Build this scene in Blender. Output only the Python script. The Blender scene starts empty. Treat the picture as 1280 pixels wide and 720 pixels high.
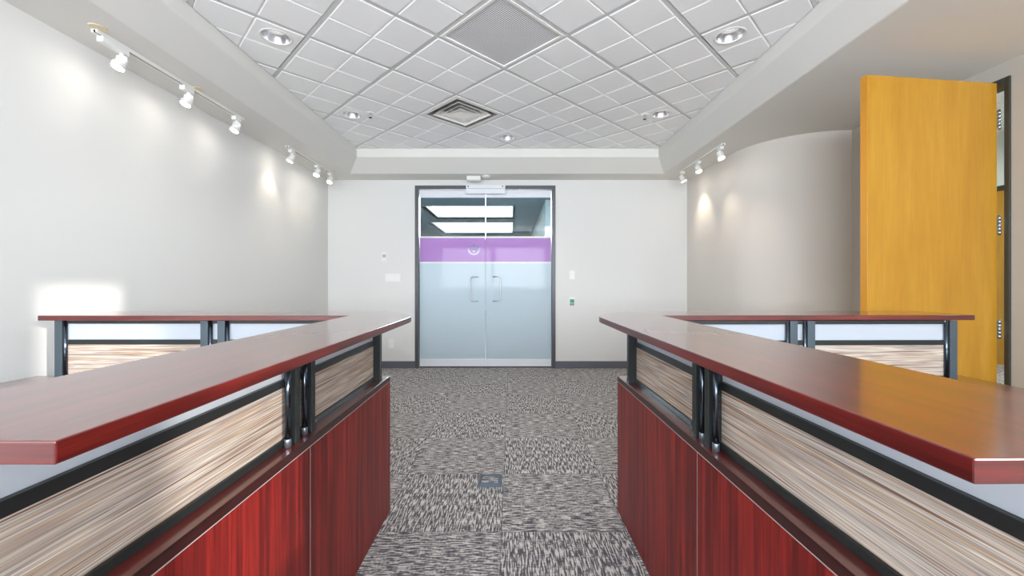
import bpy, bmesh, math, random
from mathutils import Vector, Matrix

# ---------------------------------------------------------------- camera, world, sun, exposure
scn = bpy.context.scene
C = scn.collection
F = 520.0                      # focal length in px of the 1280 wide frame
EYE = 1.17                     # camera height
HOR = 352.0
cam = bpy.data.cameras.new('camera')
cam.sensor_width = 36.0
cam.lens = F / 1280 * 36
cam.shift_y = -(360 - HOR) / 1280
cam.clip_start = 0.02
cam_o = bpy.data.objects.new('camera', cam)
cam_o.location = (0, 0, EYE)
cam_o.rotation_euler = (math.radians(90), 0, 0)
C.objects.link(cam_o)
scn.camera = cam_o

scn.view_settings.view_transform = 'Standard'
scn.view_settings.look = 'None'
scn.view_settings.gamma = 1
scn.view_settings.use_curve_mapping = False
scn.view_settings.exposure = 0.70
scn.cycles.use_denoising = True
scn.cycles.max_bounces = 10
scn.cycles.diffuse_bounces = 6
scn.cycles.sample_clamp_indirect = 6

world = bpy.data.worlds.new('sky')
scn.world = world
world.use_nodes = True
bg = world.node_tree.nodes['Background']
bg.inputs[0].default_value = (0.72, 0.85, 1.0, 1)
bg.inputs[1].default_value = 1.6

SUN_DIR = Vector((-1.0, 0.76, -1.256 * math.tan(math.radians(10)))).normalized()
sun = bpy.data.lights.new('sun', 'SUN')
sun.energy = 2.1
sun.angle = math.radians(0.9)
sun.color = (1.0, 0.96, 0.9)
sun_o = bpy.data.objects.new('sun', sun)
sun_o.rotation_euler = SUN_DIR.to_track_quat('-Z', 'Y').to_euler()
sun_o.location = (6, -5, 4)
C.objects.link(sun_o)


def area(name, loc, target, sx, sy, power, col):
    l = bpy.data.lights.new(name, 'AREA')
    l.shape = 'RECTANGLE'
    l.size, l.size_y = sx, sy
    l.energy = power
    l.color = col
    o = bpy.data.objects.new(name, l)
    o.location = loc
    d = Vector(target) - Vector(loc)
    o.rotation_euler = d.to_track_quat('-Z', 'Y').to_euler()
    C.objects.link(o)
    return o


# daylight entering through the three windows of the wall behind the camera and the side windows
for wx, pw in ((-1.56, 70), (0.26, 94), (2.1, 64)):
    area('window_daylight', (wx, -2.80, 1.66), (wx, 0, 2.6), 1.72, 1.42, pw, (0.86, 0.93, 1.0))
area('side_window_daylight', (-2.52, -1.7, 1.7), (0, -1.7, 1.7), 1.2, 1.4, 5, (0.86, 0.93, 1.0))
# fill lamp added in the lobby; light of the room beyond the open door
area('lobby_fill', (-0.6, 8.6, 2.6), (-0.5, 5.7, 0.9), 3.0, 1.2, 230, (0.85, 0.95, 1.0))  # added lamp, tilted at the glass doors to brighten their film
area('side_room_light', (5.0, 4.2, 3.1), (5.0, 4.2, 0), 1.5, 2.5, 60, (0.95, 1.0, 0.97))


# ---------------------------------------------------------------- materials
def lin(r, g, b):
    def f(c):
        c /= 255.0
        return c / 12.92 if c <= 0.04045 else ((c + 0.055) / 1.055) ** 2.4
    return (f(r), f(g), f(b), 1)


def new_mat(name):
    m = bpy.data.materials.new(name)
    m.use_nodes = True
    nt = m.node_tree
    return m, nt, nt.nodes['Principled BSDF']


def plain(name, col, rough=0.6, metal=0.0, spec=0.5, bump=0.0, bscale=200, var=0.0):
    m, nt, p = new_mat(name)
    p.inputs['Base Color'].default_value = col
    p.inputs['Roughness'].default_value = rough
    p.inputs['Metallic'].default_value = metal
    p.inputs['Specular IOR Level'].default_value = spec
    tc = nt.nodes.new('ShaderNodeTexCoord')
    if bump or var:
        n = nt.nodes.new('ShaderNodeTexNoise')
        n.inputs['Scale'].default_value = bscale
        nt.links.new(tc.outputs['Object'], n.inputs['Vector'])
        if bump:
            b = nt.nodes.new('ShaderNodeBump')
            b.inputs['Strength'].default_value = bump
            b.inputs['Distance'].default_value = 0.001
            nt.links.new(n.outputs['Fac'], b.inputs['Height'])
            nt.links.new(b.outputs['Normal'], p.inputs['Normal'])
        if var:
            mx = nt.nodes.new('ShaderNodeMix')
            mx.data_type = 'RGBA'
            mx.inputs[6].default_value = tuple(c * (1 - var) for c in col[:3]) + (1,)
            mx.inputs[7].default_value = tuple(min(1, c * (1 + var)) for c in col[:3]) + (1,)
            nt.links.new(n.outputs['Fac'], mx.inputs[0])
            nt.links.new(mx.outputs[2], p.inputs['Base Color'])
    return m


def emit(name, col, strength):
    m, nt, p = new_mat(name)
    p.inputs['Base Color'].default_value = (0.8, 0.8, 0.8, 1)
    p.inputs['Emission Color'].default_value = col
    p.inputs['Emission Strength'].default_value = strength
    return m


def streak_mat(name, grain, stops, scale_long, scale_cross, rough=0.3, coat=0.0, fine=None, spec=0.5, detail=5):
    """Colour streaks running along axis `grain` (0,1,2) in object space."""
    m, nt, p = new_mat(name)
    tc = nt.nodes.new('ShaderNodeTexCoord')
    mp = nt.nodes.new('ShaderNodeMapping')
    s = [scale_cross] * 3
    s[grain] = scale_long
    mp.inputs['Scale'].default_value = s
    nt.links.new(tc.outputs['Object'], mp.inputs['Vector'])
    n = nt.nodes.new('ShaderNodeTexNoise')
    n.inputs['Scale'].default_value = 1.0
    n.inputs['Detail'].default_value = detail
    n.inputs['Roughness'].default_value = 0.65
    nt.links.new(mp.outputs['Vector'], n.inputs['Vector'])
    cr = nt.nodes.new('ShaderNodeValToRGB')
    el = cr.color_ramp.elements
    el[0].position, el[0].color = stops[0]
    el[1].position, el[1].color = stops[-1]
    for pos, col in stops[1:-1]:
        e = el.new(pos)
        e.color = col
    nt.links.new(n.outputs['Fac'], cr.inputs['Fac'])
    out = cr.outputs['Color']
    if fine:
        mp2 = nt.nodes.new('ShaderNodeMapping')
        s2 = [fine[1]] * 3
        s2[grain] = fine[0]
        mp2.inputs['Scale'].default_value = s2
        nt.links.new(tc.outputs['Object'], mp2.inputs['Vector'])
        n2 = nt.nodes.new('ShaderNodeTexNoise')
        n2.inputs['Scale'].default_value = 1.0
        n2.inputs['Detail'].default_value = 3
        nt.links.new(mp2.outputs['Vector'], n2.inputs['Vector'])
        cr2 = nt.nodes.new('ShaderNodeValToRGB')
        cr2.color_ramp.elements[0].position = 0.36
        cr2.color_ramp.elements[0].color = (fine[2],) * 3 + (1,)
        cr2.color_ramp.elements[1].position = 0.62
        cr2.color_ramp.elements[1].color = (1, 1, 1, 1)
        nt.links.new(n2.outputs['Fac'], cr2.inputs['Fac'])
        mx = nt.nodes.new('ShaderNodeMix')
        mx.data_type = 'RGBA'
        mx.blend_type = 'MULTIPLY'
        mx.inputs[0].default_value = 1.0
        nt.links.new(out, mx.inputs[6])
        nt.links.new(cr2.outputs['Color'], mx.inputs[7])
        out = mx.outputs[2]
    nt.links.new(out, p.inputs['Base Color'])
    p.inputs['Roughness'].default_value = rough
    p.inputs['Coat Weight'].default_value = coat
    p.inputs['Coat Roughness'].default_value = 0.14
    p.inputs['Coat IOR'].default_value = 1.7 if coat > .9 else 1.5
    p.inputs['Specular IOR Level'].default_value = spec
    return m


def mahogany(name, grain, bright=1.0, rough=0.3, spec=0.5, coat=0.0, calm=0.0):
    b = bright
    k = lambda r, g, bl: lin(*(min(255, (c + (m_ - c) * calm) * b) for c, m_ in zip((r, g, bl), (104, 34, 27))))
    return streak_mat(name, grain, [(0.25, k(58, 16, 16)), (0.45, k(92, 24, 22)), (0.55, k(118, 30, 26)), (0.75, k(150, 42, 34))],
                      1.2, 38, rough, coat, fine=(6, 260, 0.72 + .2 * calm), spec=spec)


M = {}
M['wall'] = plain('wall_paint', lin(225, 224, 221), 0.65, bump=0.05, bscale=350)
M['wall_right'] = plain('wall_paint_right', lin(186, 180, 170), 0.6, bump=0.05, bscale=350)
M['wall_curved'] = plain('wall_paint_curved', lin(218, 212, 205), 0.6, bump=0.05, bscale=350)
M['soffit'] = plain('soffit_paint', lin(224, 222, 216), 0.6, bump=0.05, bscale=350)
M['tile'] = plain('ceiling_tile', lin(247, 247, 246), 0.9, bump=0.35, bscale=420)
M['tbar'] = plain('ceiling_grid_metal', lin(214, 214, 212), 0.5)
M['baseboard'] = plain('vinyl_baseboard', lin(96, 97, 106), 0.45)
M['frame'] = plain('door_frame_metal', lin(84, 84, 88), 0.4, 0.3)
M['dark_frame'] = plain('dark_bronze_frame', lin(66, 68, 62), 0.35, 0.4)
M['white_metal'] = plain('white_metal', lin(240, 238, 232), 0.35)
M['white_plastic'] = plain('white_plastic', lin(238, 238, 236), 0.4)
M['beige'] = plain('beige_stain', lin(228, 212, 182), 0.6)
M['black'] = plain('black_metal', lin(46, 50, 50), 0.35, 0.4)
M['post'] = plain('post_metal', lin(86, 98, 106), 0.4, 0.6)
M['tube'] = plain('tube_metal', lin(80, 88, 98), 0.16, 0.95)
M['chrome'] = plain('chrome', lin(215, 218, 222), 0.15, 1.0)
M['reflector'] = plain('satin_reflector', lin(225, 225, 228), 0.22, 0.9)
M['collar'] = plain('collar_metal', lin(150, 158, 166), 0.35, 0.8)
M['light_grey'] = plain('light_grey_plastic', lin(188, 188, 186), 0.5)
M['steel'] = plain('brushed_steel', lin(190, 192, 192), 0.28, 1.0)
M['rail'] = plain('door_rail_aluminium', lin(232, 234, 240), 0.4, 0.0)
M['dark'] = plain('dark_void', lin(28, 28, 28), 0.8)
M['green'] = plain('green_button', lin(30, 150, 105), 0.35)
M['grey'] = plain('grey_plastic', lin(150, 146, 142), 0.5)
M['bluegrey'] = plain('blue_grey_metal', lin(98, 112, 128), 0.4, 0.5)
M['film'] = None
M['lamp_glow'] = emit('lamp_glow', (1.0, 0.93, 0.82, 1), 30)
M['downlight_glow'] = emit('downlight_glow', (1.0, 0.98, 0.95, 1), 0.45)
M['skylight'] = emit('skylight_glow', (1.0, 1.0, 0.98, 1), 1.8)
M['lobby_ceiling'] = plain('lobby_ceiling', lin(108, 126, 132), 0.6)
M['lobby_white'] = plain('lobby_white', lin(222, 226, 222), 0.6)
M['lobby_floor'] = plain('lobby_floor', lin(120, 130, 140), 0.4)
M['counter_top'] = mahogany('counter_laminate', 1, 0.95, 0.3, 0.6, 1.0, 0.55)
M['counter_top_x'] = mahogany('counter_laminate_across', 0, 1.0, 0.3)
M['edge_y'] = mahogany('edge_band_along', 1, 0.85, 0.3)
M['edge_x'] = mahogany('edge_band_across', 0, 0.9, 0.3, coat=0.8)
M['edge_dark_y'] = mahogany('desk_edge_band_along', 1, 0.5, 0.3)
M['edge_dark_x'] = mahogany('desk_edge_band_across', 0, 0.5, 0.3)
M['pale_strip'] = plain('pale_line', lin(176, 166, 160), 0.5)  # pale colour of the worktop edge highlight and the front panel seam
M['front'] = mahogany('front_laminate', 2, 1.15, 0.3, 0.18)
FAB = [(0.22, lin(104, 74, 68)), (0.36, lin(146, 118, 104)), (0.43, lin(196, 180, 162)), (0.49, lin(216, 206, 194)),
       (0.54, lin(150, 134, 134)), (0.60, lin(206, 184, 156)), (0.67, lin(170, 128, 98)), (0.78, lin(128, 110, 114))]
M['fabric_y'] = streak_mat('woven_stripe_fabric_along', 1, FAB, 1.3, 170, 0.8, spec=0.2, fine=(4, 330, 0.62), detail=2.0)
M['fabric_x'] = streak_mat('woven_stripe_fabric_across', 0, FAB, 1.8, 150, 0.8, spec=0.2, fine=(4, 330, 0.62), detail=2.0)
M['birch'] = streak_mat('yellow_birch_veneer', 2, [(0.2, lin(172, 118, 26)), (0.5, lin(184, 132, 36)), (0.8, lin(196, 146, 50))],
                        1.2, 9, 0.28, 0.2, fine=(4, 60, 0.93))
M['birch_edge'] = plain('birch_edge', lin(206, 140, 34), 0.35)


def translucent(name, col, back, mixf=0.5, gloss=0.08, rough=0.1):
    m, nt, p = new_mat(name)
    nt.nodes.remove(p)
    out = nt.nodes['Material Output']
    d = nt.nodes.new('ShaderNodeBsdfDiffuse'); d.inputs['Color'].default_value = col
    t = nt.nodes.new('ShaderNodeBsdfTranslucent'); t.inputs['Color'].default_value = back
    g = nt.nodes.new('ShaderNodeBsdfGlossy'); g.inputs['Roughness'].default_value = rough
    m1 = nt.nodes.new('ShaderNodeMixShader'); m1.inputs[0].default_value = mixf
    m2 = nt.nodes.new('ShaderNodeMixShader')
    fr = nt.nodes.new('ShaderNodeFresnel'); fr.inputs['IOR'].default_value = 1.0 + gloss * 5
    nt.links.new(d.outputs[0], m1.inputs[1]); nt.links.new(t.outputs[0], m1.inputs[2])
    nt.links.new(fr.outputs[0], m2.inputs[0])
    nt.links.new(m1.outputs[0], m2.inputs[1]); nt.links.new(g.outputs[0], m2.inputs[2])
    nt.links.new(m2.outputs[0], out.inputs['Surface'])
    return m


M['frost'] = translucent('frosted_acrylic', lin(214, 221, 230), lin(240, 243, 246), 0.42)
M['film'] = translucent('frosted_door_film', lin(218, 228, 234), lin(218, 228, 234), 0.4, 0.05, 0.05)
M['purple'] = translucent('purple_door_film', lin(206, 166, 220), lin(200, 142, 216), 0.4, 0.05, 0.05)
M['purple_dark'] = translucent('purple_film_mark', lin(176, 150, 206), lin(180, 130, 206), 0.35, 0.1, 0.05)
M['lilac'] = translucent('pale_lilac_mark', lin(228, 212, 240), lin(224, 200, 240), 0.35, 0.1, 0.05)


def clear_glass():
    m, nt, p = new_mat('clear_glass')
    nt.nodes.remove(p)
    out = nt.nodes['Material Output']
    t = nt.nodes.new('ShaderNodeBsdfTransparent'); t.inputs['Color'].default_value = (0.86, 0.92, 0.94, 1)
    g = nt.nodes.new('ShaderNodeBsdfGlossy'); g.inputs['Roughness'].default_value = 0.0
    fr = nt.nodes.new('ShaderNodeFresnel'); fr.inputs['IOR'].default_value = 1.5
    m2 = nt.nodes.new('ShaderNodeMixShader')
    nt.links.new(fr.outputs[0], m2.inputs[0])
    nt.links.new(t.outputs[0], m2.inputs[1]); nt.links.new(g.outputs[0], m2.inputs[2])
    nt.links.new(m2.outputs[0], out.inputs['Surface'])
    return m


M['glass'] = clear_glass()


def carpet_mat():
    m, nt, p = new_mat('carpet_tiles')
    N, L = nt.nodes, nt.links
    tc = N.new('ShaderNodeTexCoord')
    geo = tc.outputs['Object']
    T = 0.585
    off = N.new('ShaderNodeVectorMath'); off.operation = 'ADD'
    off.inputs[1].default_value = (0.05 + 20 * T, -1.945 + 20 * T, 0)
    L.new(geo, off.inputs[0])
    chk = N.new('ShaderNodeTexChecker'); chk.inputs['Scale'].default_value = 1.0 / T
    L.new(off.outputs[0], chk.inputs['Vector'])

    def streak(along):
        mp = N.new('ShaderNodeMapping')
        s = [165, 165, 1]
        s[along] = 17
        mp.inputs['Scale'].default_value = s
        L.new(geo, mp.inputs['Vector'])
        n = N.new('ShaderNodeTexNoise')
        n.inputs['Scale'].default_value = 1.0
        n.inputs['Detail'].default_value = 1.5
        L.new(mp.outputs['Vector'], n.inputs['Vector'])
        # second set of threads, crossing
        mp2 = N.new('ShaderNodeMapping')
        s2 = [60, 60, 1]
        s2[along] = 90
        mp2.inputs['Scale'].default_value = s2
        L.new(geo, mp2.inputs['Vector'])
        n2 = N.new('ShaderNodeTexNoise')
        n2.inputs['Scale'].default_value = 1.0
        L.new(mp2.outputs['Vector'], n2.inputs['Vector'])
        a = N.new('ShaderNodeMath'); a.operation = 'MULTIPLY_ADD'
        L.new(n.outputs['Fac'], a.inputs[0]); a.inputs[1].default_value = 0.75
        b = N.new('ShaderNodeMath'); b.operation = 'MULTIPLY'
        L.new(n2.outputs['Fac'], b.inputs[0]); b.inputs[1].default_value = 0.25
        L.new(b.outputs[0], a.inputs[2])
        return a.outputs[0]
    sx, sy = streak(0), streak(1)
    mx = N.new('ShaderNodeMix'); mx.data_type = 'FLOAT'
    L.new(chk.outputs['Fac'], mx.inputs[0]); L.new(sx, mx.inputs[2]); L.new(sy, mx.inputs[3])
    cr = N.new('ShaderNodeValToRGB')
    e = cr.color_ramp.elements
    e[0].position, e[0].color = 0.43, lin(88, 86, 90)
    e[1].position, e[1].color = 0.57, lin(206, 200, 194)
    c = e.new(0.5); c.color = lin(130, 127, 128)
    L.new(mx.outputs[0], cr.inputs['Fac'])
    # thin dark seams between the tiles
    br = N.new('ShaderNodeSeparateXYZ'); L.new(off.outputs[0], br.inputs[0])
    seam = None
    for i in (0, 1):
        d = N.new('ShaderNodeMath'); d.operation = 'PINGPONG'; d.inputs[1].default_value = T / 2 * 2
        md = N.new('ShaderNodeMath'); md.operation = 'PINGPONG'; md.inputs[1].default_value = T / 2
        L.new(br.outputs[i], md.inputs[0])
        lt = N.new('ShaderNodeMath'); lt.operation = 'LESS_THAN'; lt.inputs[1].default_value = 0.0022
        L.new(md.outputs[0], lt.inputs[0])
        N.remove(d)
        if seam is None:
            seam = lt.outputs[0]
        else:
            mm = N.new('ShaderNodeMath'); mm.operation = 'MAXIMUM'
            L.new(seam, mm.inputs[0]); L.new(lt.outputs[0], mm.inputs[1])
            seam = mm.outputs[0]
    m3 = N.new('ShaderNodeMix'); m3.data_type = 'RGBA'
    sc = N.new('ShaderNodeMath'); sc.operation = 'MULTIPLY'; sc.inputs[1].default_value = 0.45
    L.new(seam, sc.inputs[0]); L.new(sc.outputs[0], m3.inputs[0])
    L.new(cr.outputs['Color'], m3.inputs[6]); m3.inputs[7].default_value = lin(78, 76, 80)
    L.new(m3.outputs[2], p.inputs['Base Color'])
    p.inputs['Roughness'].default_value = 0.95
    p.inputs['Specular IOR Level'].default_value = 0.1
    bp = N.new('ShaderNodeBump'); bp.inputs['Strength'].default_value = 0.5; bp.inputs['Distance'].default_value = 0.003
    L.new(mx.outputs[0], bp.inputs['Height']); L.new(bp.outputs['Normal'], p.inputs['Normal'])
    return m


M['carpet'] = carpet_mat()


def perf_mat():
    m, nt, p = new_mat('perforated_metal')
    N, L = nt.nodes, nt.links
    tc = N.new('ShaderNodeTexCoord')
    mp = N.new('ShaderNodeMapping'); mp.inputs['Scale'].default_value = (72, 72, 72)
    mp.inputs['Rotation'].default_value = (0, 0, math.radians(45))
    L.new(tc.outputs['Object'], mp.inputs['Vector'])
    v = N.new('ShaderNodeTexVoronoi'); v.inputs['Randomness'].default_value = 0.0; v.inputs['Scale'].default_value = 1.0
    v.voronoi_dimensions = '2D'
    L.new(mp.outputs['Vector'], v.inputs['Vector'])
    cr = N.new('ShaderNodeValToRGB')
    cr.color_ramp.elements[0].position = 0.30; cr.color_ramp.elements[0].color = lin(150, 150, 150)
    cr.color_ramp.elements[1].position = 0.42; cr.color_ramp.elements[1].color = lin(240, 240, 240)
    L.new(v.outputs['Distance'], cr.inputs['Fac'])
    L.new(cr.outputs['Color'], p.inputs['Base Color'])
    p.inputs['Roughness'].default_value = 0.5
    return m


M['perf'] = perf_mat()


# ---------------------------------------------------------------- mesh helpers
def box(bm, x0, x1, y0, y1, z0, z1):
    if x0 > x1: x0, x1 = x1, x0
    if y0 > y1: y0, y1 = y1, y0
    vs = [bm.verts.new(v) for v in ((x0, y0, z0), (x1, y0, z0), (x1, y1, z0), (x0, y1, z0),
                                    (x0, y0, z1), (x1, y0, z1), (x1, y1, z1), (x0, y1, z1))]
    for f in ((0, 3, 2, 1), (4, 5, 6, 7), (0, 1, 5, 4), (1, 2, 6, 5), (2, 3, 7, 6), (3, 0, 4, 7)):
        bm.faces.new([vs[i] for i in f])
    return vs


def tube(bm, pts, r, seg=16, caps=True):
    """Round tube through the points; r is a number or a list."""
    pts = [Vector(p) for p in pts]
    n = len(pts)
    rs = r if isinstance(r, (list, tuple)) else [r] * n
    rings = []
    up = None
    for i, p in enumerate(pts):
        a = pts[max(0, i - 1)]
        b = pts[min(n - 1, i + 1)]
        t = (b - a)
        if t.length < 1e-9:
            t = pts[-1] - pts[0]
        t.normalize()
        if up is None:
            up = Vector((0, 0, 1)) if abs(t.z) < 0.9 else Vector((1, 0, 0))
        u = (up - t * up.dot(t)).normalized()
        up = u
        w = t.cross(u)
        rings.append([bm.verts.new(p + (u * math.cos(k * math.tau / seg) + w * math.sin(k * math.tau / seg)) * rs[i])
                      for k in range(seg)])
    for a, b in zip(rings, rings[1:]):
        for k in range(seg):
            f = bm.faces.new((a[k], a[(k + 1) % seg], b[(k + 1) % seg], b[k]))
            f.smooth = True
    if caps:
        bm.faces.new(rings[0][::-1])
        bm.faces.new(rings[-1])


def prism(bm, outline, z0, z1):
    lo = [bm.verts.new((x, y, z0)) for x, y in outline]
    hi = [bm.verts.new((x, y, z1)) for x, y in outline]
    bm.faces.new(lo[::-1])
    bm.faces.new(hi)
    n = len(outline)
    for i in range(n):
        bm.faces.new((lo[i], lo[(i + 1) % n], hi[(i + 1) % n], hi[i]))


def obj(name, bm, mat, parent=None, loc=(0, 0, 0), bevel=0.0, seg=2, mats=None):
    """Mesh vertices are given in world metres; they are stored relative to the object's own base."""
    bmesh.ops.recalc_face_normals(bm, faces=bm.faces[:])
    base = Vector(loc)
    if base.length:
        bmesh.ops.translate(bm, verts=bm.verts[:], vec=-base)
    me = bpy.data.meshes.new(name)
    bm.to_mesh(me)
    bm.free()
    for x in (mats or [mat]):
        me.materials.append(x)
    o = bpy.data.objects.new(name, me)
    C.objects.link(o)
    if parent:
        o.parent = parent
    else:
        o.location = base
    if bevel:
        b = o.modifiers.new('bevel', 'BEVEL')
        b.width = bevel
        b.segments = seg
        b.limit_method = 'ANGLE'
        b.angle_limit = math.radians(35)
    return o


def part(name, bm, mat, parent, bevel=0.0, seg=2, mats=None, label=None):
    """A part: vertices in world metres relative to its top-level thing's base."""
    r = parent
    while r.parent:
        r = r.parent
    o = obj(name, bm, mat, parent, tuple(r['base']), bevel, seg, mats)
    if label:
        o['label'] = label
    return o


def thing(name, label, cat, loc, rz=0.0, group=None, kind=None):
    o = bpy.data.objects.new(name, None)
    C.objects.link(o)
    o.empty_display_size = 0.05
    o.location = loc
    o.rotation_euler = (0, 0, rz)
    o['label'] = label
    o['category'] = cat
    o['base'] = tuple(loc)
    if group: o['group'] = group
    if kind: o['kind'] = kind
    return o


def structure(name, bm, mat, bevel=0.0, mats=None, label=None):
    o = obj(name, bm, mat, None, (0, 0, 0), bevel, 2, mats)
    o['kind'] = 'structure'
    if label: o['label'] = label
    return o


def copy_tree(o, parent=None):
    c = o.copy()
    C.objects.link(c)
    if parent: c.parent = parent
    for ch in list(o.children):
        copy_tree(ch, c)
    return c


def bm_new():
    return bmesh.new()


# ---------------------------------------------------------------- room dimensions
XL, XR0, XR1 = -2.49, 2.37, 3.09        # left wall, right wall by the back, right wall by the open door
YB = 5.63                               # back wall
YF = -2.85                              # wall behind the camera
ZS = EYE + 1.376                        # underside of the soffit
ZM = EYE + 1.527                        # foot of the vertical band under the ceiling tiles
ZC = EYE + 1.63                         # ceiling tiles
T_IN = (-1.905, 1.80, -2.1, 5.10)       # tray, at ceiling tiles
T_OUT = (-2.07, 1.944, -2.25, 5.31)     # tray, at soffit underside

# floor
bm = bm_new()
box(bm, XL - 0.15, XR1 + 0.1, YF - 0.15, YB + 0.1, -0.1, 0)
structure('floor', bm, M['carpet'])

# walls
bm = bm_new()
SW = (-2.30, -1.10, 1.0, 2.4)           # side window in the left wall, behind the camera
box(bm, XL - 0.12, XL, YF, SW[0], 0, ZS + 0.06)
box(bm, XL - 0.12, XL, SW[1], YB + 0.12, 0, ZS + 0.06)
box(bm, XL - 0.12, XL, SW[0], SW[1], 0, SW[2])
box(bm, XL - 0.12, XL, SW[0], SW[1], SW[3], ZS + 0.06)
structure('wall_left', bm, M['wall'])

DX0, DX1, DZ = -1.312, 0.588, 2.469     # glass door frame
bm = bm_new()
box(bm, XL, DX0, YB, YB + 0.12, 0, ZS + 0.06)
box(bm, DX1, XR0 + 0.1, YB, YB + 0.12, 0, ZS + 0.06)
box(bm, DX0, DX1, YB, YB + 0.12, DZ, ZS + 0.06)
structure('wall_back', bm, M['wall'])

# curved wall between the back corner and the door wall
bm = bm_new()
prof = [(XR0, YB), (XR0, 4.56), (XR0, 4.52)]
for k in range(25):
    a = math.radians(180 + 90 * k / 24)
    prof.append((3.07 + 0.70 * math.cos(a), 4.48 + 0.70 * math.sin(a)))
back = [(XR1 + 0.1, 3.78), (XR1 + 0.1, YB)]
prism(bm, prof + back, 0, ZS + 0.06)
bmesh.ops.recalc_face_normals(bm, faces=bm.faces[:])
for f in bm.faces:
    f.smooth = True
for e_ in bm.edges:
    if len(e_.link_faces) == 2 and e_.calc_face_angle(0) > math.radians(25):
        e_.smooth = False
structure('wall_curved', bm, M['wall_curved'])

DY0, DY1, DH = 2.575, 3.645, 2.447      # frame of the open door in the right wall
WY0, WY1, WZ0, WZ1 = -2.135, -1.60, 1.22, 2.40   # window in the right wall that lets the sun in
bm = bm_new()
box(bm, XR1, XR1 + 0.12, YF, WY0, 0, ZS + 0.06)
box(bm, XR1, XR1 + 0.12, WY0, WY1, 0, WZ0)
box(bm, XR1, XR1 + 0.12, WY0, WY1, WZ1, ZS + 0.06)
box(bm, XR1, XR1 + 0.12, WY1, DY0, 0, ZS + 0.06)
box(bm, XR1, XR1 + 0.12, DY0, DY1, DH, ZS + 0.06)
box(bm, XR1, XR1 + 0.12, DY1, 3.78, 0, ZS + 0.06)
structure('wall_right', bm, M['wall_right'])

# rear wall with its three windows, behind the camera
bm = bm_new()
xs = [XL, -2.43, -0.68, -0.62, 1.15, 1.21, 2.97, XR1]
box(bm, XL, XR1, YF - 0.12, YF, 0, 0.9)
box(bm, XL, XR1, YF - 0.12, YF, 2.37, ZS + 0.06)
for i in range(0, 8, 2):
    box(bm, xs[i], xs[i + 1], YF - 0.12, YF, 0.9, 2.37)
structure('wall_rear', bm, M['wall'])
for i, (a, b) in enumerate(((-2.43, -0.68), (-0.62, 1.15), (1.21, 2.97))):
    bm = bm_new()
    for x0, x1, z0, z1 in ((a, a + .05, .9, 2.37), (b - .05, b, .9, 2.37), (a + .05, b - .05, .9, .95), (a + .05, b - .05, 2.32, 2.37)):
        box(bm, x0, x1, YF - 0.1, YF - 0.04, z0, z1)
    structure('window_%d' % (i + 1), bm, M['frame'])
bm = bm_new()
box(bm, XR1 + .03, XR1 + .08, WY0, WY0 + .02, WZ0, WZ1)
box(bm, XR1 + .03, XR1 + .08, WY1 - .02, WY1, WZ0, WZ1)
structure('window_4', bm, M['frame'])

# ceiling slab above everything keeps the sky out
bm = bm_new()
box(bm, XL - 0.12, XR1 + 0.12, YF - 0.12, YB + 0.12, ZC + 0.12, ZC + 0.2)
structure('ceiling_slab', bm, M['tile'])

# soffit ring: vertical band, sloping face, flat underside
bm = bm_new()


def ring(rect, z):
    x0, x1, y0, y1 = rect
    return [bm.verts.new(v) for v in ((x0, y0, z), (x1, y0, z), (x1, y1, z), (x0, y1, z))]


OUT = (XL - 0.05, XR1 + 0.05, YF - 0.05, YB + 0.05)
loops = [ring(T_IN, ZC + 0.1), ring(T_IN, ZM), ring(T_OUT, ZS), ring(OUT, ZS), ring(OUT, ZC + 0.1)]
for a, b in zip(loops, loops[1:] + loops[:1]):
    for k in range(4):
        bm.faces.new((a[k], a[(k + 1) % 4], b[(k + 1) % 4], b[k]))
structure('trim_1', bm, M['soffit'], bevel=0.006)

# ceiling tiles: 2 ft grid turned 45 degrees, each tile scored into four pads
TH, OX, OY, TS = 3.9218, -0.0612, 3.1957, 0.6096


def grid(a, b):
    return (OX + TS * (a * math.cos(TH) - b * math.sin(TH)), OY + TS * (a * math.sin(TH) + b * math.cos(TH)))


def px_ceiling(px, py):
    d = (ZC - EYE) * F / (HOR - py)
    return ((px - 640) * d / F, d)


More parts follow.
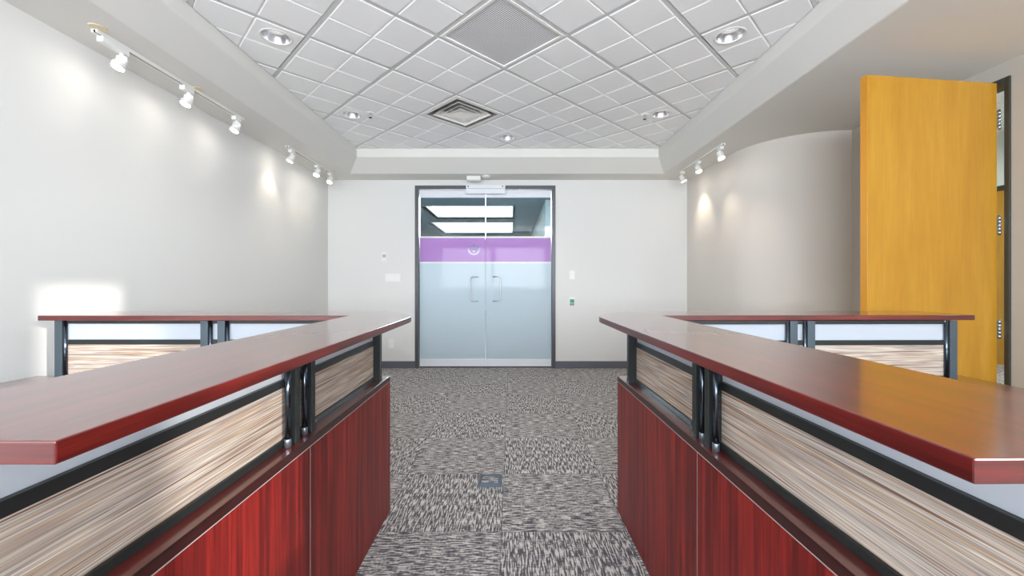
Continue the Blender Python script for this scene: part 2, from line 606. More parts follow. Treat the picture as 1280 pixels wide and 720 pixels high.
DL_PX = [(350, 51), (438, 143), (632, 168), (826, 144), (910, 50)]
downs = [px_ceiling(*p) for p in DL_PX]
R_HOLE = 0.088
bm = bm_new()
vent_cells = {(0, 0), (0, 1), (1, 0), (1, 1)}
SKIP = set()
for i in (0, 1):
    for j in (0, 1):
        SKIP.add((0 + i, 0 + j))          # return grille, tile a 0..1, b 0..1
        SKIP.add((-2 + i, -4 + j))        # diffuser, tile a -1..0, b -2..-1
for ia in range(-22, 22):
    for ib in range(-22, 22):
        if (ia, ib) in SKIP:
            continue
        a0, b0 = ia / 2, ib / 2
        cx, cy = grid(a0 + .25, b0 + .25)
        if not (T_IN[0] - .5 < cx < T_IN[1] + .5 and T_IN[2] - .5 < cy < T_IN[3] + .5):
            continue
        g = 0.0145 / TS                    # T-bar half width
        s = 0.0035 / TS                    # score half width
        la = g if ia % 2 == 0 else s
        ha = s if ia % 2 == 0 else g
        lb = g if ib % 2 == 0 else s
        hb = s if ib % 2 == 0 else g
        c = 0.006 / TS
        A0, A1, B0, B1 = a0 + la, a0 + .5 - ha, b0 + lb, b0 + .5 - hb
        outer = [(A0, B0), (A1, B0), (A1, B1), (A0, B1)]
        inner = [(A0 + c, B0 + c), (A1 - c, B0 + c), (A1 - c, B1 - c), (A0 + c, B1 - c)]
        vo = [bm.verts.new((*grid(*q), ZC + 0.007)) for q in outer]
        vi = [bm.verts.new((*grid(*q), ZC)) for q in inner]
        for k in range(4):
            bm.faces.new((vo[k], vo[(k + 1) % 4], vi[(k + 1) % 4], vi[k]))
        hole = None
        for (hx, hy) in downs:
            if abs(hx - cx) < .155 and abs(hy - cy) < .155 or math.hypot(hx - cx, hy - cy) < 0.14:
                hole = (cx, cy)
        if hole is None:
            bm.faces.new(vi)
        else:
            NS = 32
            circ = []
            sq = []
            for k in range(NS):
                t = k * math.tau / NS + math.pi / 4
                dx, dy = math.cos(t), math.sin(t)
                q = 1 / max(abs(dx), abs(dy))
                u, v = (dx * q + 1) / 2, (dy * q + 1) / 2
                pa = inner[0][0] + (inner[1][0] - inner[0][0]) * u
                pb = inner[0][1] + (inner[3][1] - inner[0][1]) * v
                sq.append(bm.verts.new((*grid(pa, pb), ZC)))
                ca, cb = grid(a0 + .25 + dx * .01, b0 + .25 + dy * .01)
                vd = Vector((ca - cx, cb - cy)).normalized()
                circ.append(bm.verts.new((cx + vd.x * R_HOLE, cy + vd.y * R_HOLE, ZC)))
            for k in range(NS):
                bm.faces.new((sq[k], sq[(k + 1) % NS], circ[(k + 1) % NS], circ[k]))
            for di, (hx, hy) in enumerate(downs):
                if math.hypot(hx - cx, hy - cy) < 0.22 and (abs(hx - cx) < .155 and abs(hy - cy) < .155 or math.hypot(hx - cx, hy - cy) < 0.14):
                    downs[di] = (cx, cy)
# recessed back of the grid (T-bar faces), cut away around fixtures by lying above them
for ia in range(-11, 11):
    for ib in range(-11, 11):
        cx, cy = grid(ia + .5, ib + .5)
        if not (T_IN[0] - .7 < cx < T_IN[1] + .7 and T_IN[2] - .7 < cy < T_IN[3] + .7):
            continue
        w = 0.012 / TS
        for (q0, q1, r0, r1) in ((ia - w, ia + w, ib - w, ib + 1 - w), (ia + w, ia + 1 - w, ib - w, ib + w)):
            vs = [bm.verts.new((*grid(*q), ZC + 0.0035)) for q in ((q0, r0), (q1, r0), (q1, r1), (q0, r1))]
            f = bm.faces.new(vs)
            f.material_index = 1
        if (2 * ia, 2 * ib) in SKIP:
            continue
        z = ZC + 0.0065
        hs = [d for d in downs if math.hypot(d[0] - cx, d[1] - cy) < 0.3]
        if not hs:
            vs = [bm.verts.new((*grid(*q), z)) for q in ((ia, ib), (ia + 1, ib), (ia + 1, ib + 1), (ia, ib + 1))]
            bm.faces.new(vs)
        else:
            w2 = 0.012 / TS
            for (q0, q1, r0, r1) in ((ia, ia + 1, ib + .5 - w2, ib + .5 + w2), (ia + .5 - w2, ia + .5 + w2, ib, ib + .5 - w2),
                                     (ia + .5 - w2, ia + .5 + w2, ib + .5 + w2, ib + 1)):
                vs = [bm.verts.new((*grid(*q), z)) for q in ((q0, r0), (q1, r0), (q1, r1), (q0, r1))]
                bm.faces.new(vs)
e = 0.004
for co, no in (((T_IN[0] + e, 0, 0), (-1, 0, 0)), ((T_IN[1] - e, 0, 0), (1, 0, 0)), ((0, T_IN[2] + e, 0), (0, -1, 0)), ((0, T_IN[3] - e, 0), (0, 1, 0))):
    bmesh.ops.bisect_plane(bm, geom=bm.verts[:] + bm.edges[:] + bm.faces[:], plane_co=co, plane_no=no, clear_outer=True)
for f in bm.faces:
    f.normal_update()
structure('ceiling', bm, M['tile'], mats=[M['tile'], M['tbar']])

# baseboards
bm = bm_new()
box(bm, XL, DX0, YB - 0.012, YB - 0.0005, 0, 0.095)
box(bm, DX1, XR0, YB - 0.012, YB - 0.0005, 0, 0.095)
structure('baseboard_back', bm, M['baseboard'], bevel=0.003)
bm = bm_new()
box(bm, XL + 0.0005, XL + 0.012, YF, YB - 0.012, 0, 0.095)
structure('baseboard_left', bm, M['baseboard'], bevel=0.003)
bm = bm_new()
off = [(x - 0.012, y) for x, y in ((XR0, YB), (XR0, 4.48))]
for k in range(25):
    a = math.radians(180 + 90 * k / 24)
    off.append((3.07 + 0.712 * math.cos(a), 4.48 + 0.712 * math.sin(a)))
inn = [(x - 0.0005, y) for x, y in prof]
ol = [(XR0 - .012, YB - .012)] + off[2:]
il = [(XR0 - .0005, YB - .012)] + [(3.07 + 0.7005 * math.cos(math.radians(180 + 90 * k / 24)), 4.48 + 0.7005 * math.sin(math.radians(180 + 90 * k / 24))) for k in range(25)]
lo_o = [bm.verts.new((x, y, 0)) for x, y in ol]; hi_o = [bm.verts.new((x, y, .095)) for x, y in ol]
lo_i = [bm.verts.new((x, y, 0)) for x, y in il]; hi_i = [bm.verts.new((x, y, .095)) for x, y in il]
for k in range(len(ol) - 1):
    bm.faces.new((lo_o[k], lo_o[k + 1], hi_o[k + 1], hi_o[k]))
    bm.faces.new((hi_o[k], hi_o[k + 1], hi_i[k + 1], hi_i[k]))
    bm.faces.new((lo_i[k], hi_i[k], hi_i[k + 1], lo_i[k + 1]))
structure('baseboard_right', bm, M['baseboard'])

# ---------------------------------------------------------------- lobby beyond the glass doors
LY0, LY1, LZ = YB + 0.12, 17.0, EYE + 1.73
LX0, LX1 = -5.0, 4.0
sky_holes = [(-2.05, 0.02, 9.55, 11.5), (-2.42, 0.02, 12.2, 15.2)]
bm = bm_new()
ys = [LY0, 9.55, 11.5, 12.2, 15.2, LY1]
box(bm, LX0, LX1, ys[0], ys[1], LZ, LZ + .05)
box(bm, LX0, LX1, ys[2], ys[3], LZ, LZ + .05)
box(bm, LX0, LX1, ys[4], ys[5], LZ, LZ + .05)
for (x0, x1, y0, y1) in sky_holes:
    box(bm, LX0, x0, y0, y1, LZ, LZ + .05)
    box(bm, x1, LX1, y0, y1, LZ, LZ + .05)
structure('ceiling_lobby', bm, M['lobby_ceiling'])
for i, (x0, x1, y0, y1) in enumerate(sky_holes):
    bm = bm_new()
    h = 0.2
    box(bm, x0 - .05, x0, y0, y1, LZ, LZ + h)
    box(bm, x1, x1 + .05, y0, y1, LZ, LZ + h)
    box(bm, x0, x1, y0 - .05, y0, LZ, LZ + h)
    box(bm, x0, x1, y1, y1 + .05, LZ, LZ + h)
    w = structure('window_%d' % (5 + i), bm, M['lobby_white'], label='white skylight well in the lobby ceiling')
    bm = bm_new()
    box(bm, x0 + .002, x1 - .002, y0 + .002, y1 - .002, LZ + h - .03, LZ + h - .01)
    g = obj('skylight_pane', bm, M['skylight'], w)
bm = bm_new()
box(bm, LX0, LX1, LY0, LY1, -0.1, -0.001)
structure('floor_lobby', bm, M['lobby_floor'])
bm = bm_new()
box(bm, LX0, LX1, LY1, LY1 + .1, 0, LZ)
structure('wall_lobby_far', bm, M['lobby_white'])
bm = bm_new()
box(bm, LX0 - .1, LX0, LY0, LY1, 0, LZ)
structure('wall_lobby_left', bm, M['lobby_white'])
bm = bm_new()
box(bm, 0.71, 0.82, 8.8, LY1, 0, LZ)
structure('wall_lobby_right', bm, M['lobby_white'])
bm = bm_new()
box(bm, 0.82, LX1, 8.9, 9.0, 0, LZ)
structure('wall_lobby_side', bm, M['lobby_ceiling'])

# ---------------------------------------------------------------- side room beyond the open door
bm = bm_new()
box(bm, XR1 + .12, 6.9, 1.2, 7.2, -0.1, -0.001)
structure('floor_side_room', bm, M['carpet'])
bm = bm_new()
box(bm, XR1 + .12, 6.9, 1.2, 7.2, 3.25, 3.3)
structure('ceiling_side_room', bm, M['tile'])
bm = bm_new()
box(bm, 6.8, 6.9, 1.2, 5.3, 0, 3.25)
box(bm, 6.8, 6.9, 6.4, 7.2, 0, 3.25)
box(bm, 6.8, 6.9, 5.3, 6.4, 2.50, 3.25)
box(bm, XR1 + .12, 6.8, 7.1, 7.2, 0, 3.25)
box(bm, XR1 + .12, 6.8, 1.2, 1.3, 0, 3.25)
box(bm, XR1 + .12, XR1 + .13, 3.9, 7.1, 0, 3.25)
box(bm, XR1 + .12, XR1 + .13, 1.3, 3.9, ZS + .06, 3.25)
structure('wall_side_room', bm, M['lobby_white'])
bm = bm_new()
box(bm, 6.77, 6.85, 5.30, 5.37, 0, 2.44)
box(bm, 6.77, 6.85, 6.33, 6.40, 0, 2.44)
box(bm, 6.77, 6.85, 5.30, 6.40, 2.44, 2.50)
d3 = structure('door_3', bm, M['dark_frame'], label='yellow wooden door in the room beyond the open door')
bm = bm_new()
box(bm, 6.80, 6.84, 5.372, 6.328, 0.01, 2.438)
obj('door_leaf', bm, M['birch'], d3)

# ---------------------------------------------------------------- glass double doors
bm = bm_new()
fw = 0.05
box(bm, DX0, DX0 + fw, YB - .012, YB + .11, 0, DZ)
box(bm, DX1 - fw, DX1, YB - .012, YB + .11, 0, DZ)
box(bm, DX0 + fw, DX1 - fw, YB - .012, YB + .11, DZ - fw, DZ)
d1 = structure('door_1', bm, M['frame'], bevel=0.002, label='glass double door in a dark grey frame')
bm = bm_new()
box(bm, DX0 + fw, DX1 - fw, YB + .03, YB + .10, 0, 0.012)
obj('threshold', bm, M['frame'], d1)
xm = (606.8 - 640) * YB / F
GY = YB + 0.045
ZT0, ZT1, ZB0, ZB1 = 2.318, 2.412, 0.018, 0.112
ZP0, ZP1 = 1.44, 1.768
leaves = ((DX0 + fw + .005, xm - .003), (xm + .003, DX1 - fw - .005))
for li, (x0, x1) in enumerate(leaves):
    bm = bm_new()
    box(bm, x0, x1, GY, GY + .012, ZB1 - .02, ZT0 + .02)
    leaf = obj('glass_leaf', bm, M['glass'], d1)
    bm = bm_new()
    box(bm, x0, x1, GY - .012, GY + .024, ZT0, ZT1)
    obj('top_rail', bm, M['rail'], leaf, bevel=.002)
    bm = bm_new()
    box(bm, x0, x1, GY - .012, GY + .024, ZB0, ZB1)
    obj('bottom_rail', bm, M['rail'], leaf, bevel=.002)
    bm = bm_new()
    box(bm, x0, x1, GY - .0035, GY - .0005, ZP0, ZP1 - .004)
    obj('purple_band', bm, M['purple'], leaf)
    bm = bm_new()
    box(bm, x0, x1, GY - .0035, GY - .0005, ZB1 + .001, ZP0 - .022)
    obj('frosted_film', bm, M['film'], leaf)
    bm = bm_new()
    box(bm, x0, x1, GY - .003, GY - .0005, ZP0 - .0215, ZP0 - .001)
    box(bm, x0, x1, GY - .003, GY - .0005, ZP1 - .003, ZP1 + .018)
    obj('white_stripe', bm, M['white_plastic'], leaf)
    # pull handle
    sgn = -1 if li == 0 else 1
    hx = xm + (sgn * 0.205 if li == 0 else sgn * 0.205)
    ix = xm + sgn * 0.105
    z1, z0 = 1.235, 0.905
    pts = [(ix, GY - .001, z1), (ix, GY - .045, z1)]
    bm = bm_new()
    r = 0.04
    path = [(ix, GY, z1), (ix, GY - .035, z1)]
    for k in range(7):
        a = math.radians(90 * k / 6)
        path.append((ix + sgn * .02 * math.sin(a), GY - .035 - .02 * (1 - math.cos(a)), z1))
    for k in range(7):
        a = math.radians(90 * k / 6)
        path.append((hx - sgn * r * (1 - math.sin(a)), GY - .055, z1 - r * (1 - math.cos(a))))
    low = [(x, y, z0 + (z1 - z)) for x, y, z in path][::-1]
    tube(bm, path + low, 0.0085, 12)
    obj('door_handle', bm, M['steel'], leaf)
    if li == 0:
        # round emblem in the purple band
        ex, ez, er = (592 - 640) * YB / F, EYE + (352 - 311) * YB / F, 0.082
        y0 = GY - .0042
        bm = bm_new()

        def flat(pts, yy=y0):
            vs = [bm.verts.new((px, yy, pz)) for px, pz in pts]
            f = bm.faces.new(vs)
            r_ = bmesh.ops.extrude_face_region(bm, geom=[f])
            bmesh.ops.translate(bm, verts=[v for v in r_['geom'] if isinstance(v, bmesh.types.BMVert)], vec=(0, .0006, 0))

        n = 28
        for k in range(n):
            a0 = math.radians(170 + 200 * k / n); a1 = math.radians(170 + 200 * (k + 1) / n)
            flat([(ex + er * math.cos(a0), ez + er * math.sin(a0)), (ex + er * math.cos(a1), ez + er * math.sin(a1)),
                  (ex + er * .74 * math.cos(a1), ez + er * .78 * math.sin(a1)), (ex + er * .74 * math.cos(a0), ez + er * .78 * math.sin(a0))])
        flat([(ex - .018, ez - .02), (ex + .018, ez - .02), (ex + .012, ez - .045), (ex - .012, ez - .045)])
        em = obj('emblem', bm, M['lilac'], leaf)
        bm = bm_new()
        y1 = GY - .0042
        for cx_, w_, h_ in ((-.045, .033, .05), (0, .028, .075), (.045, .033, .05)):
            flat([(ex + cx_ - w_, ez - .012), (ex + cx_ + w_, ez - .012), (ex + cx_ + w_ * .5, ez + h_ * .8), (ex + cx_, ez + h_), (ex + cx_ - w_ * .5, ez + h_ * .8)], y1)
        obj('emblem_peaks', bm, M['purple_dark'], em)

# magnetic lock housing on the frame
t = thing('door_lock_housing', 'silver white lock housing mounted over the middle of the glass double door', 'door lock', (-0.36, YB - .03, 2.37))
bm = bm_new()
mx0, mx1 = (582.5 - 640) * 5.57 / F, (631.5 - 640) * 5.57 / F
zt, zb = EYE + (352 - 231) * 5.57 / F, EYE + (352 - 242) * 5.57 / F
box(bm, mx0, mx1, YB - .062, YB - .0125, zb, zt)
part('housing', bm, M['rail'], t, bevel=.003)
bm = bm_new()
box(bm, mx0 + .004, mx1 - .004, YB - .0635, YB - .0621, (zt + zb) / 2 + .006, (zt + zb) / 2 + .010)
part('cover_seam', bm, M['grey'], t)
for x in (mx0 + .03, mx1 - .035):
    bm = bm_new()
    tube(bm, [(x, YB - .0665, zt - .022), (x, YB - .0621, zt - .022)], .009, 12)
    part('screw', bm, M['dark'], t)

# motion sensor and detector on the soffit above the door
t = thing('motion_sensor', 'white box motion sensor on the soffit above the glass door', 'sensor', (-0.50, 5.44, ZS))
bm = bm_new()
box(bm, -0.59, -0.41, 5.40, 5.50, ZS - .055, ZS - .0005)
part('housing', bm, M['white_plastic'], t, bevel=.008, seg=3)
bm = bm_new()
box(bm, -0.56, -0.44, 5.395, 5.3995, ZS - .045, ZS - .02)
part('lens', bm, M['white_metal'], t)
bm = bm_new()
tube(bm, [(-.34, 5.42, ZS - .0005), (-.34, 5.42, ZS - .012), (-.34, 5.42, ZS - .02)], [.055, .055, .04], 24)
o = obj('smoke_detector', bm, M['white_plastic'], None, (-.34, 5.42, ZS - .02), bevel=.002)
o['label'] = 'small round white disc detector on the soffit beside the box sensor'
o['category'] = 'detector'


# wall devices
def wall_plate(name, label, cat, px, py, wpx, hpx, rockers, mat='white_plastic'):
    x, z = (px - 640) * YB / F, EYE + (HOR - py) * YB / F
    w, h = wpx * YB / F / 2, hpx * YB / F / 2
    t = thing(name, label, cat, (x, YB, z))
    bm = bm_new()
    box(bm, x - w, x + w, YB - .007, YB - .0005, z - h, z + h)
    part('cover_plate', bm, M[mat], t, bevel=.0025)
    for (dx, dz, rw, rh, dep, mt, nm) in rockers:
        bm = bm_new()
        box(bm, x + dx - rw, x + dx + rw, YB - .007 - dep, YB - .0071, z + dz - rh, z + dz + rh)
        part(nm, bm, M[mt], t, bevel=.001)
    return t


wall_plate('thermostat', 'small grey white thermostat on the back wall above the double switch', 'thermostat', 480.5, 321, 6.5, 11,
           [(0, .012, .022, .022, .012, 'light_grey', 'display'), (0, -.035, .018, .008, .008, 'white_metal', 'button')])
wall_plate('light_switch', 'wide white double light switch on the wall left of the glass door', 'light switch', 491, 347, 18.5, 10,
           [(-.045, 0, .016, .033, .004, 'white_metal', 'rocker'), (.045, 0, .016, .033, .004, 'white_metal', 'rocker')])
wall_plate('wall_outlet', 'white power outlet low on the wall left of the glass door', 'outlet', 489, 430, 7, 11,
           [(0, .026, .017, .016, .002, 'white_metal', 'socket'), (0, -.026, .017, .016, .002, 'white_metal', 'socket')])
wall_plate('light_switch', 'single white switch on the wall right of the glass door above the green button', 'light switch', 715, 343.5, 6.5, 11,
           [(0, 0, .016, .033, .005, 'white_metal', 'rocker')])
wall_plate('exit_button', 'green push to exit button with white plate right of the glass door', 'button', 715, 377, 7, 11,
           [(0, .008, .028, .024, .008, 'green', 'push_button'), (0, -.037, .03, .014, .003, 'grey', 'lower_plate')])

# ---------------------------------------------------------------- yellow wooden door, standing open
bm = bm_new()
jx0, jx1 = XR1 - .012, XR1 + .13
box(bm, jx0, jx1, DY0, DY0 + .028, 0, DH)
box(bm, jx0, jx1, DY1 - .06, DY1, 0, DH)
box(bm, jx0, jx1, DY0 + .028, DY1 - .06, DH - .03, DH)
box(bm, jx0 + .06, jx1 - .03, DY1 - .075, DY1 - .06, 0, DH - .05)
d2 = structure('door_2', bm, M['dark_frame'], bevel=.002, label='yellow birch door standing open on a dark metal frame')
leaf_z0, leaf_z1 = 0.012, 2.418
hp = Vector((3.052, 2.618, 0))
fe = Vector((2.142, 2.508, 0))
dv = (fe - hp).normalized()
nv = Vector((-dv.y, dv.x, 0))
if nv.y < 0: nv = -nv
bm = bm_new()
p0, p1 = hp, fe
q0, q1 = hp + nv * .045, fe + nv * .045
prism(bm, [(p0.x, p0.y), (q0.x, q0.y), (q1.x, q1.y), (p1.x, p1.y)], leaf_z0, leaf_z1)
for f in bm.faces:
    f.normal_update()
    f.material_index = 1 if (abs(f.normal.dot(dv)) > .9) else 0
leaf = obj('door_leaf', bm, None, d2, bevel=.0015, mats=[M['birch'], M['birch_edge']])
for z in (2.19, 1.525, 0.87, 0.28):
    bm = bm_new()
    cx_, cy_ = hp.x + .02, hp.y + .004
    for k in range(5):
        tube(bm, [(cx_, cy_, z - .057 + k * .023), (cx_, cy_, z - .057 + k * .023 + .0215)], .0085, 12)
    tube(bm, [(cx_, cy_, z - .063), (cx_, cy_, z + .064)], .006, 10)
    box(bm, cx_ - .0185, cx_ - .001, cy_ - .002, cy_ + .001, z - .055, z + .055)
    box(bm, cx_ + .001, jx0 - .0002, cy_ - .002, cy_ + .001, z - .055, z + .055)
    obj('hinge', bm, M['steel'], leaf)

# ---------------------------------------------------------------- ceiling fixtures
# return air grille, tile a 0..1, b 0..1
cx, cy = grid(.5, .5)
t = thing('return_air_grille', 'large square perforated metal air grille in the ceiling tiles', 'air vent', (cx, cy, ZC))
bm = bm_new()


def rotbox_ring(bm, cx, cy, h0, h1, z0, z1):
    """square frame between half sizes h0 (inside) and h1 (outside), turned with the ceiling grid"""
    def pt(u, v, z):
        c, s = math.cos(TH), math.sin(TH)
        return (cx + u * c - v * s, cy + u * s + v * c, z)
    o_lo = [bm.verts.new(pt(u * h1, v * h1, z0)) for u, v in ((-1, -1), (1, -1), (1, 1), (-1, 1))]
    i_lo = [bm.verts.new(pt(u * h0, v * h0, z0)) for u, v in ((-1, -1), (1, -1), (1, 1), (-1, 1))]
    o_hi = [bm.verts.new(pt(u * h1, v * h1, z1)) for u, v in ((-1, -1), (1, -1), (1, 1), (-1, 1))]
    i_hi = [bm.verts.new(pt(u * h0, v * h0, z1)) for u, v in ((-1, -1), (1, -1), (1, 1), (-1, 1))]
    for k in range(4):
        j = (k + 1) % 4
        bm.faces.new((o_lo[k], o_lo[j], i_lo[j], i_lo[k]))
        bm.faces.new((o_hi[k], i_hi[k], i_hi[j], o_hi[j]))
        bm.faces.new((o_lo[k], o_hi[k], o_hi[j], o_lo[j]))
        bm.faces.new((i_lo[k], i_lo[j], i_hi[j], i_hi[k]))


def skirt(bm, cx, cy, h0, z0, h1, z1, th=.002):
    """sloping square louvre from half size h0 at z0 to h1 at z1"""
    def pt(u, v, z):
        c, s = math.cos(TH), math.sin(TH)
        return (cx + u * c - v * s, cy + u * s + v * c, z)
    a = [[bm.verts.new(pt(u * h, v * h, z)) for u, v in ((-1, -1), (1, -1), (1, 1), (-1, 1))] for h, z in ((h0, z0), (h1, z1), (h1, z1 + th), (h0, z0 + th))]
    for q in range(4):
        for k in range(4):
            j = (k + 1) % 4
            bm.faces.new((a[q][k], a[q][j], a[(q + 1) % 4][j], a[(q + 1) % 4][k]))


rotbox_ring(bm, cx, cy, .272, .292, ZC - .001, ZC + .012)
part('frame', bm, M['white_metal'], t, bevel=.001)
bm = bm_new()
rotbox_ring(bm, cx, cy, 0.0, .272, ZC + .006, ZC + .008)
bmesh.ops.remove_doubles(bm, verts=bm.verts[:], dist=1e-6)
part('perforated_plate', bm, M['perf'], t)

# square supply diffuser, tile a -1..0, b -2..-1
cx, cy = grid(-.5, -1.5)
t = thing('air_diffuser', 'square white air diffuser with nested louvres near the back of the ceiling', 'air vent', (cx, cy, ZC))
bm = bm_new()
rotbox_ring(bm, cx, cy, .250, .292, ZC - .002, ZC + .012)
part('frame', bm, M['white_metal'], t, bevel=.001)
bm = bm_new()
skirt(bm, cx, cy, .250, ZC + .0, .235, ZC + .09)
rotbox_ring(bm, cx, cy, 0.0, .235, ZC + .09, ZC + .095)
bmesh.ops.remove_doubles(bm, verts=bm.verts[:], dist=1e-6)
part('throat', bm, M['grey'], t)
for h0, h1 in ((.200, .150), (.135, .085)):
    bm = bm_new()
    skirt(bm, cx, cy, h0, ZC - .004 + (.2 - h0) * .1, h1, ZC + .055, .003)
    part('louvre', bm, M['white_metal'], t)
bm = bm_new()
skirt(bm, cx, cy, .098, ZC + .002, 0.0, ZC + .03, .003)
bmesh.ops.remove_doubles(bm, verts=bm.verts[:], dist=1e-6)
part('centre_cone', bm, M['white_metal'], t)
for k in range(4):
    bm = bm_new()
    a = TH + math.pi / 4 + k * math.pi / 2
    tube(bm, [(cx + .12 * math.cos(a), cy + .12 * math.sin(a), ZC + .03), (cx + .33 * math.cos(a), cy + .33 * math.sin(a), ZC + .06)], .004, 8)
    part('corner_brace', bm, M['grey'], t)

# recessed downlights
DLAB = ['round recessed downlight in the ceiling nearest the left track lights', 'round recessed downlight between the left soffit and the square diffuser',
        'round recessed downlight in the ceiling right in front of the glass door', 'round recessed downlight beside the sprinkler right of the diffuser',
        'round recessed downlight in the ceiling nearest the yellow door']
proto = None
for i, (dx, dy) in enumerate(downs):
    if proto is None:
        t = thing('recessed_downlight', DLAB[i], 'downlight', (dx, dy, ZC), group='recessed downlights in the tile ceiling')
        bm = bm_new()
        n = 40
        loops = [[bm.verts.new((dx + r * math.cos(k * math.tau / n), dy + r * math.sin(k * math.tau / n), z)) for k in range(n)]
                 for r, z in ((.083, ZC + .002), (.084, ZC - .003), (.098, ZC - .004), (.101, ZC - .0005))]
        for a, b in zip(loops, loops[1:]):
            for k in range(n):
                f = bm.faces.new((a[k], a[(k + 1) % n], b[(k + 1) % n], b[k])); f.smooth = True
        part('trim_ring', bm, M['white_metal'], t)
        bm = bm_new()
        loops = [[bm.verts.new((dx + r * math.cos(k * math.tau / n), dy + r * math.sin(k * math.tau / n), z)) for k in range(n)]
                 for r, z in ((.083, ZC + .002), (.074, ZC + .04), (.058, ZC + .075), (.058, ZC + .09))]
        for a, b in zip(loops, loops[1:]):
            for k in range(n):
                f = bm.faces.new((a[k], a[(k + 1) % n], b[(k + 1) % n], b[k])); f.smooth = True
        bm.faces.new(loops[-1])
        part('reflector', bm, M['reflector'], t)
        bm = bm_new()
        tube(bm, [(dx, dy, ZC + .085), (dx, dy, ZC + .06), (dx, dy, ZC + .05)], [.05, .05, .03], 24)
        part('bulb', bm, M['downlight_glow'], t, label='lit bulb')
        proto = t
    else:
        c = copy_tree(proto)
        c.location = (dx, dy, ZC)
        c['label'] = DLAB[i]
    l = bpy.data.lights.new('downlight_lamp', 'SPOT')
    l.energy = 14
    l.spot_size = math.radians(110); l.spot_blend = 0.8
    l.shadow_soft_size = 0.05; l.color = (1, .94, .85)
    lo = bpy.data.objects.new('downlight_lamp', l)
    lo.location = (dx, dy, ZC - .01)
    C.objects.link(lo)

# fire sprinklers
for (px, py, lab) in ((463, 141, 'small fire sprinkler in the ceiling left of the square diffuser'),
                      (806, 143, 'small fire sprinkler in the ceiling right of the square diffuser')):
    x, y = px_ceiling(px, py)
    t = thing('fire_sprinkler', lab, 'sprinkler', (x, y, ZC), group='ceiling fire sprinklers')
    bm = bm_new()
    tube(bm, [(x, y, ZC - .0005), (x, y, ZC - .006), (x, y, ZC - .009)], [.038, .036, .02], 24)
    part('escutcheon', bm, M['white_metal'], t)
    bm = bm_new()
    tube(bm, [(x, y, ZC - .0091), (x, y, ZC - .022)], .009, 12)
    tube(bm, [(x - .010, y, ZC - .021), (x - .013, y, ZC - .032), (x, y, ZC - .045)], .0028, 8)
    tube(bm, [(x + .010, y, ZC - .021), (x + .013, y, ZC - .032), (x, y, ZC - .045)], .0028, 8)
    part('sprinkler_head', bm, M['steel'], t)
    bm = bm_new()
    tube(bm, [(x, y, ZC - .0452), (x, y, ZC - .048)], .016, 16)
    part('deflector', bm, M['dark'], t)


# ---------------------------------------------------------------- track lights
def track(label, x, y0, y1, heads, stains, aim, power):
    t = thing('track_light', label, 'track light', (x, (y0 + y1) / 2, ZS), group='track lights under the soffits')
    t['group'] = 'track lights under the soffits'
    bm = bm_new()
    box(bm, x - .018, x - .006, y0, y1, ZS - .020, ZS - .0005)
    box(bm, x + .006, x + .018, y0, y1, ZS - .020, ZS - .0005)
    box(bm, x - .006, x + .006, y0, y1, ZS - .006, ZS - .0005)
    part('rail', bm, M['white_metal'], t, bevel=.0008)
    bm = bm_new()
    box(bm, x - .0058, x + .0058, y0 + .002, y1 - .002, ZS - .016, ZS - .0062)
    part('rail_slot', bm, M['dark'], t, label='dark slot along the rail')
    for py in stains:  # thin discs laid on for stained patches of the soffit
        bm = bm_new()
        n = 20
        tube(bm, [(x + .03, py, ZS - .0004), (x + .03, py, ZS - .0035)], [.04, .036], n)
        part('stain_patch', bm, M['beige'], t, label='beige round stain patch on the soffit')
    for (hy, box_len, dirv) in heads:
        bm = bm_new()
        box(bm, x - .019, x + .019, hy - box_len, hy + .03, ZS - .052, ZS - .0205)
        ad = part('spotlight', bm, M['white_plastic'], t, bevel=.003)
        # aim direction
        d = Vector(dirv).normalized()
        piv = Vector((x, hy, ZS - .095))
        bm = bm_new()
        tube(bm, [(x, hy, ZS - .052), (x, hy, ZS - .066)], .011, 12)
        w = Vector((0, 1, 0)) if abs(d.x) > abs(d.y) else Vector((1, 0, 0))
        w = (w - d * w.dot(d)).normalized()
        for s in (-1, 1):
            tube(bm, [Vector((x, hy, ZS - .064)) + w * s * .004, Vector((x, hy, ZS - .068)) + w * s * .03, piv + w * s * .034], .0045, 8)
        part('yoke', bm, M['white_metal'], ad)
        bm = bm_new()
        tube(bm, [piv - d * .035, piv - d * .030, piv, piv + d * .022], [.014, .020, .027, .030], 24)
        tube(bm, [piv + d * .022, piv + d * .032], [.036, .036], 24)
        tube(bm, [piv + d * .032, piv + d * .046], [.030, .033], 24)
        part('lamp_head', bm, M['white_metal'], ad)
        bm = bm_new()
        tube(bm, [piv + d * .0462, piv + d * .051, piv + d * .054], [.031, .026, .012], 24)
        part('bulb', bm, M['lamp_glow'], ad, label='lit bulb')
        l = bpy.data.lights.new('track_lamp', 'SPOT')
        l.energy = power
        l.spot_size = math.radians(75); l.spot_blend = 0.9
        l.shadow_soft_size = 0.025; l.color = (1, .86, .68)
        lo = bpy.data.objects.new('track_lamp', l)
        lo.location = piv + d * .07
        lo.rotation_euler = d.to_track_quat('-Z', 'Y').to_euler()
        C.objects.link(lo)
    return t


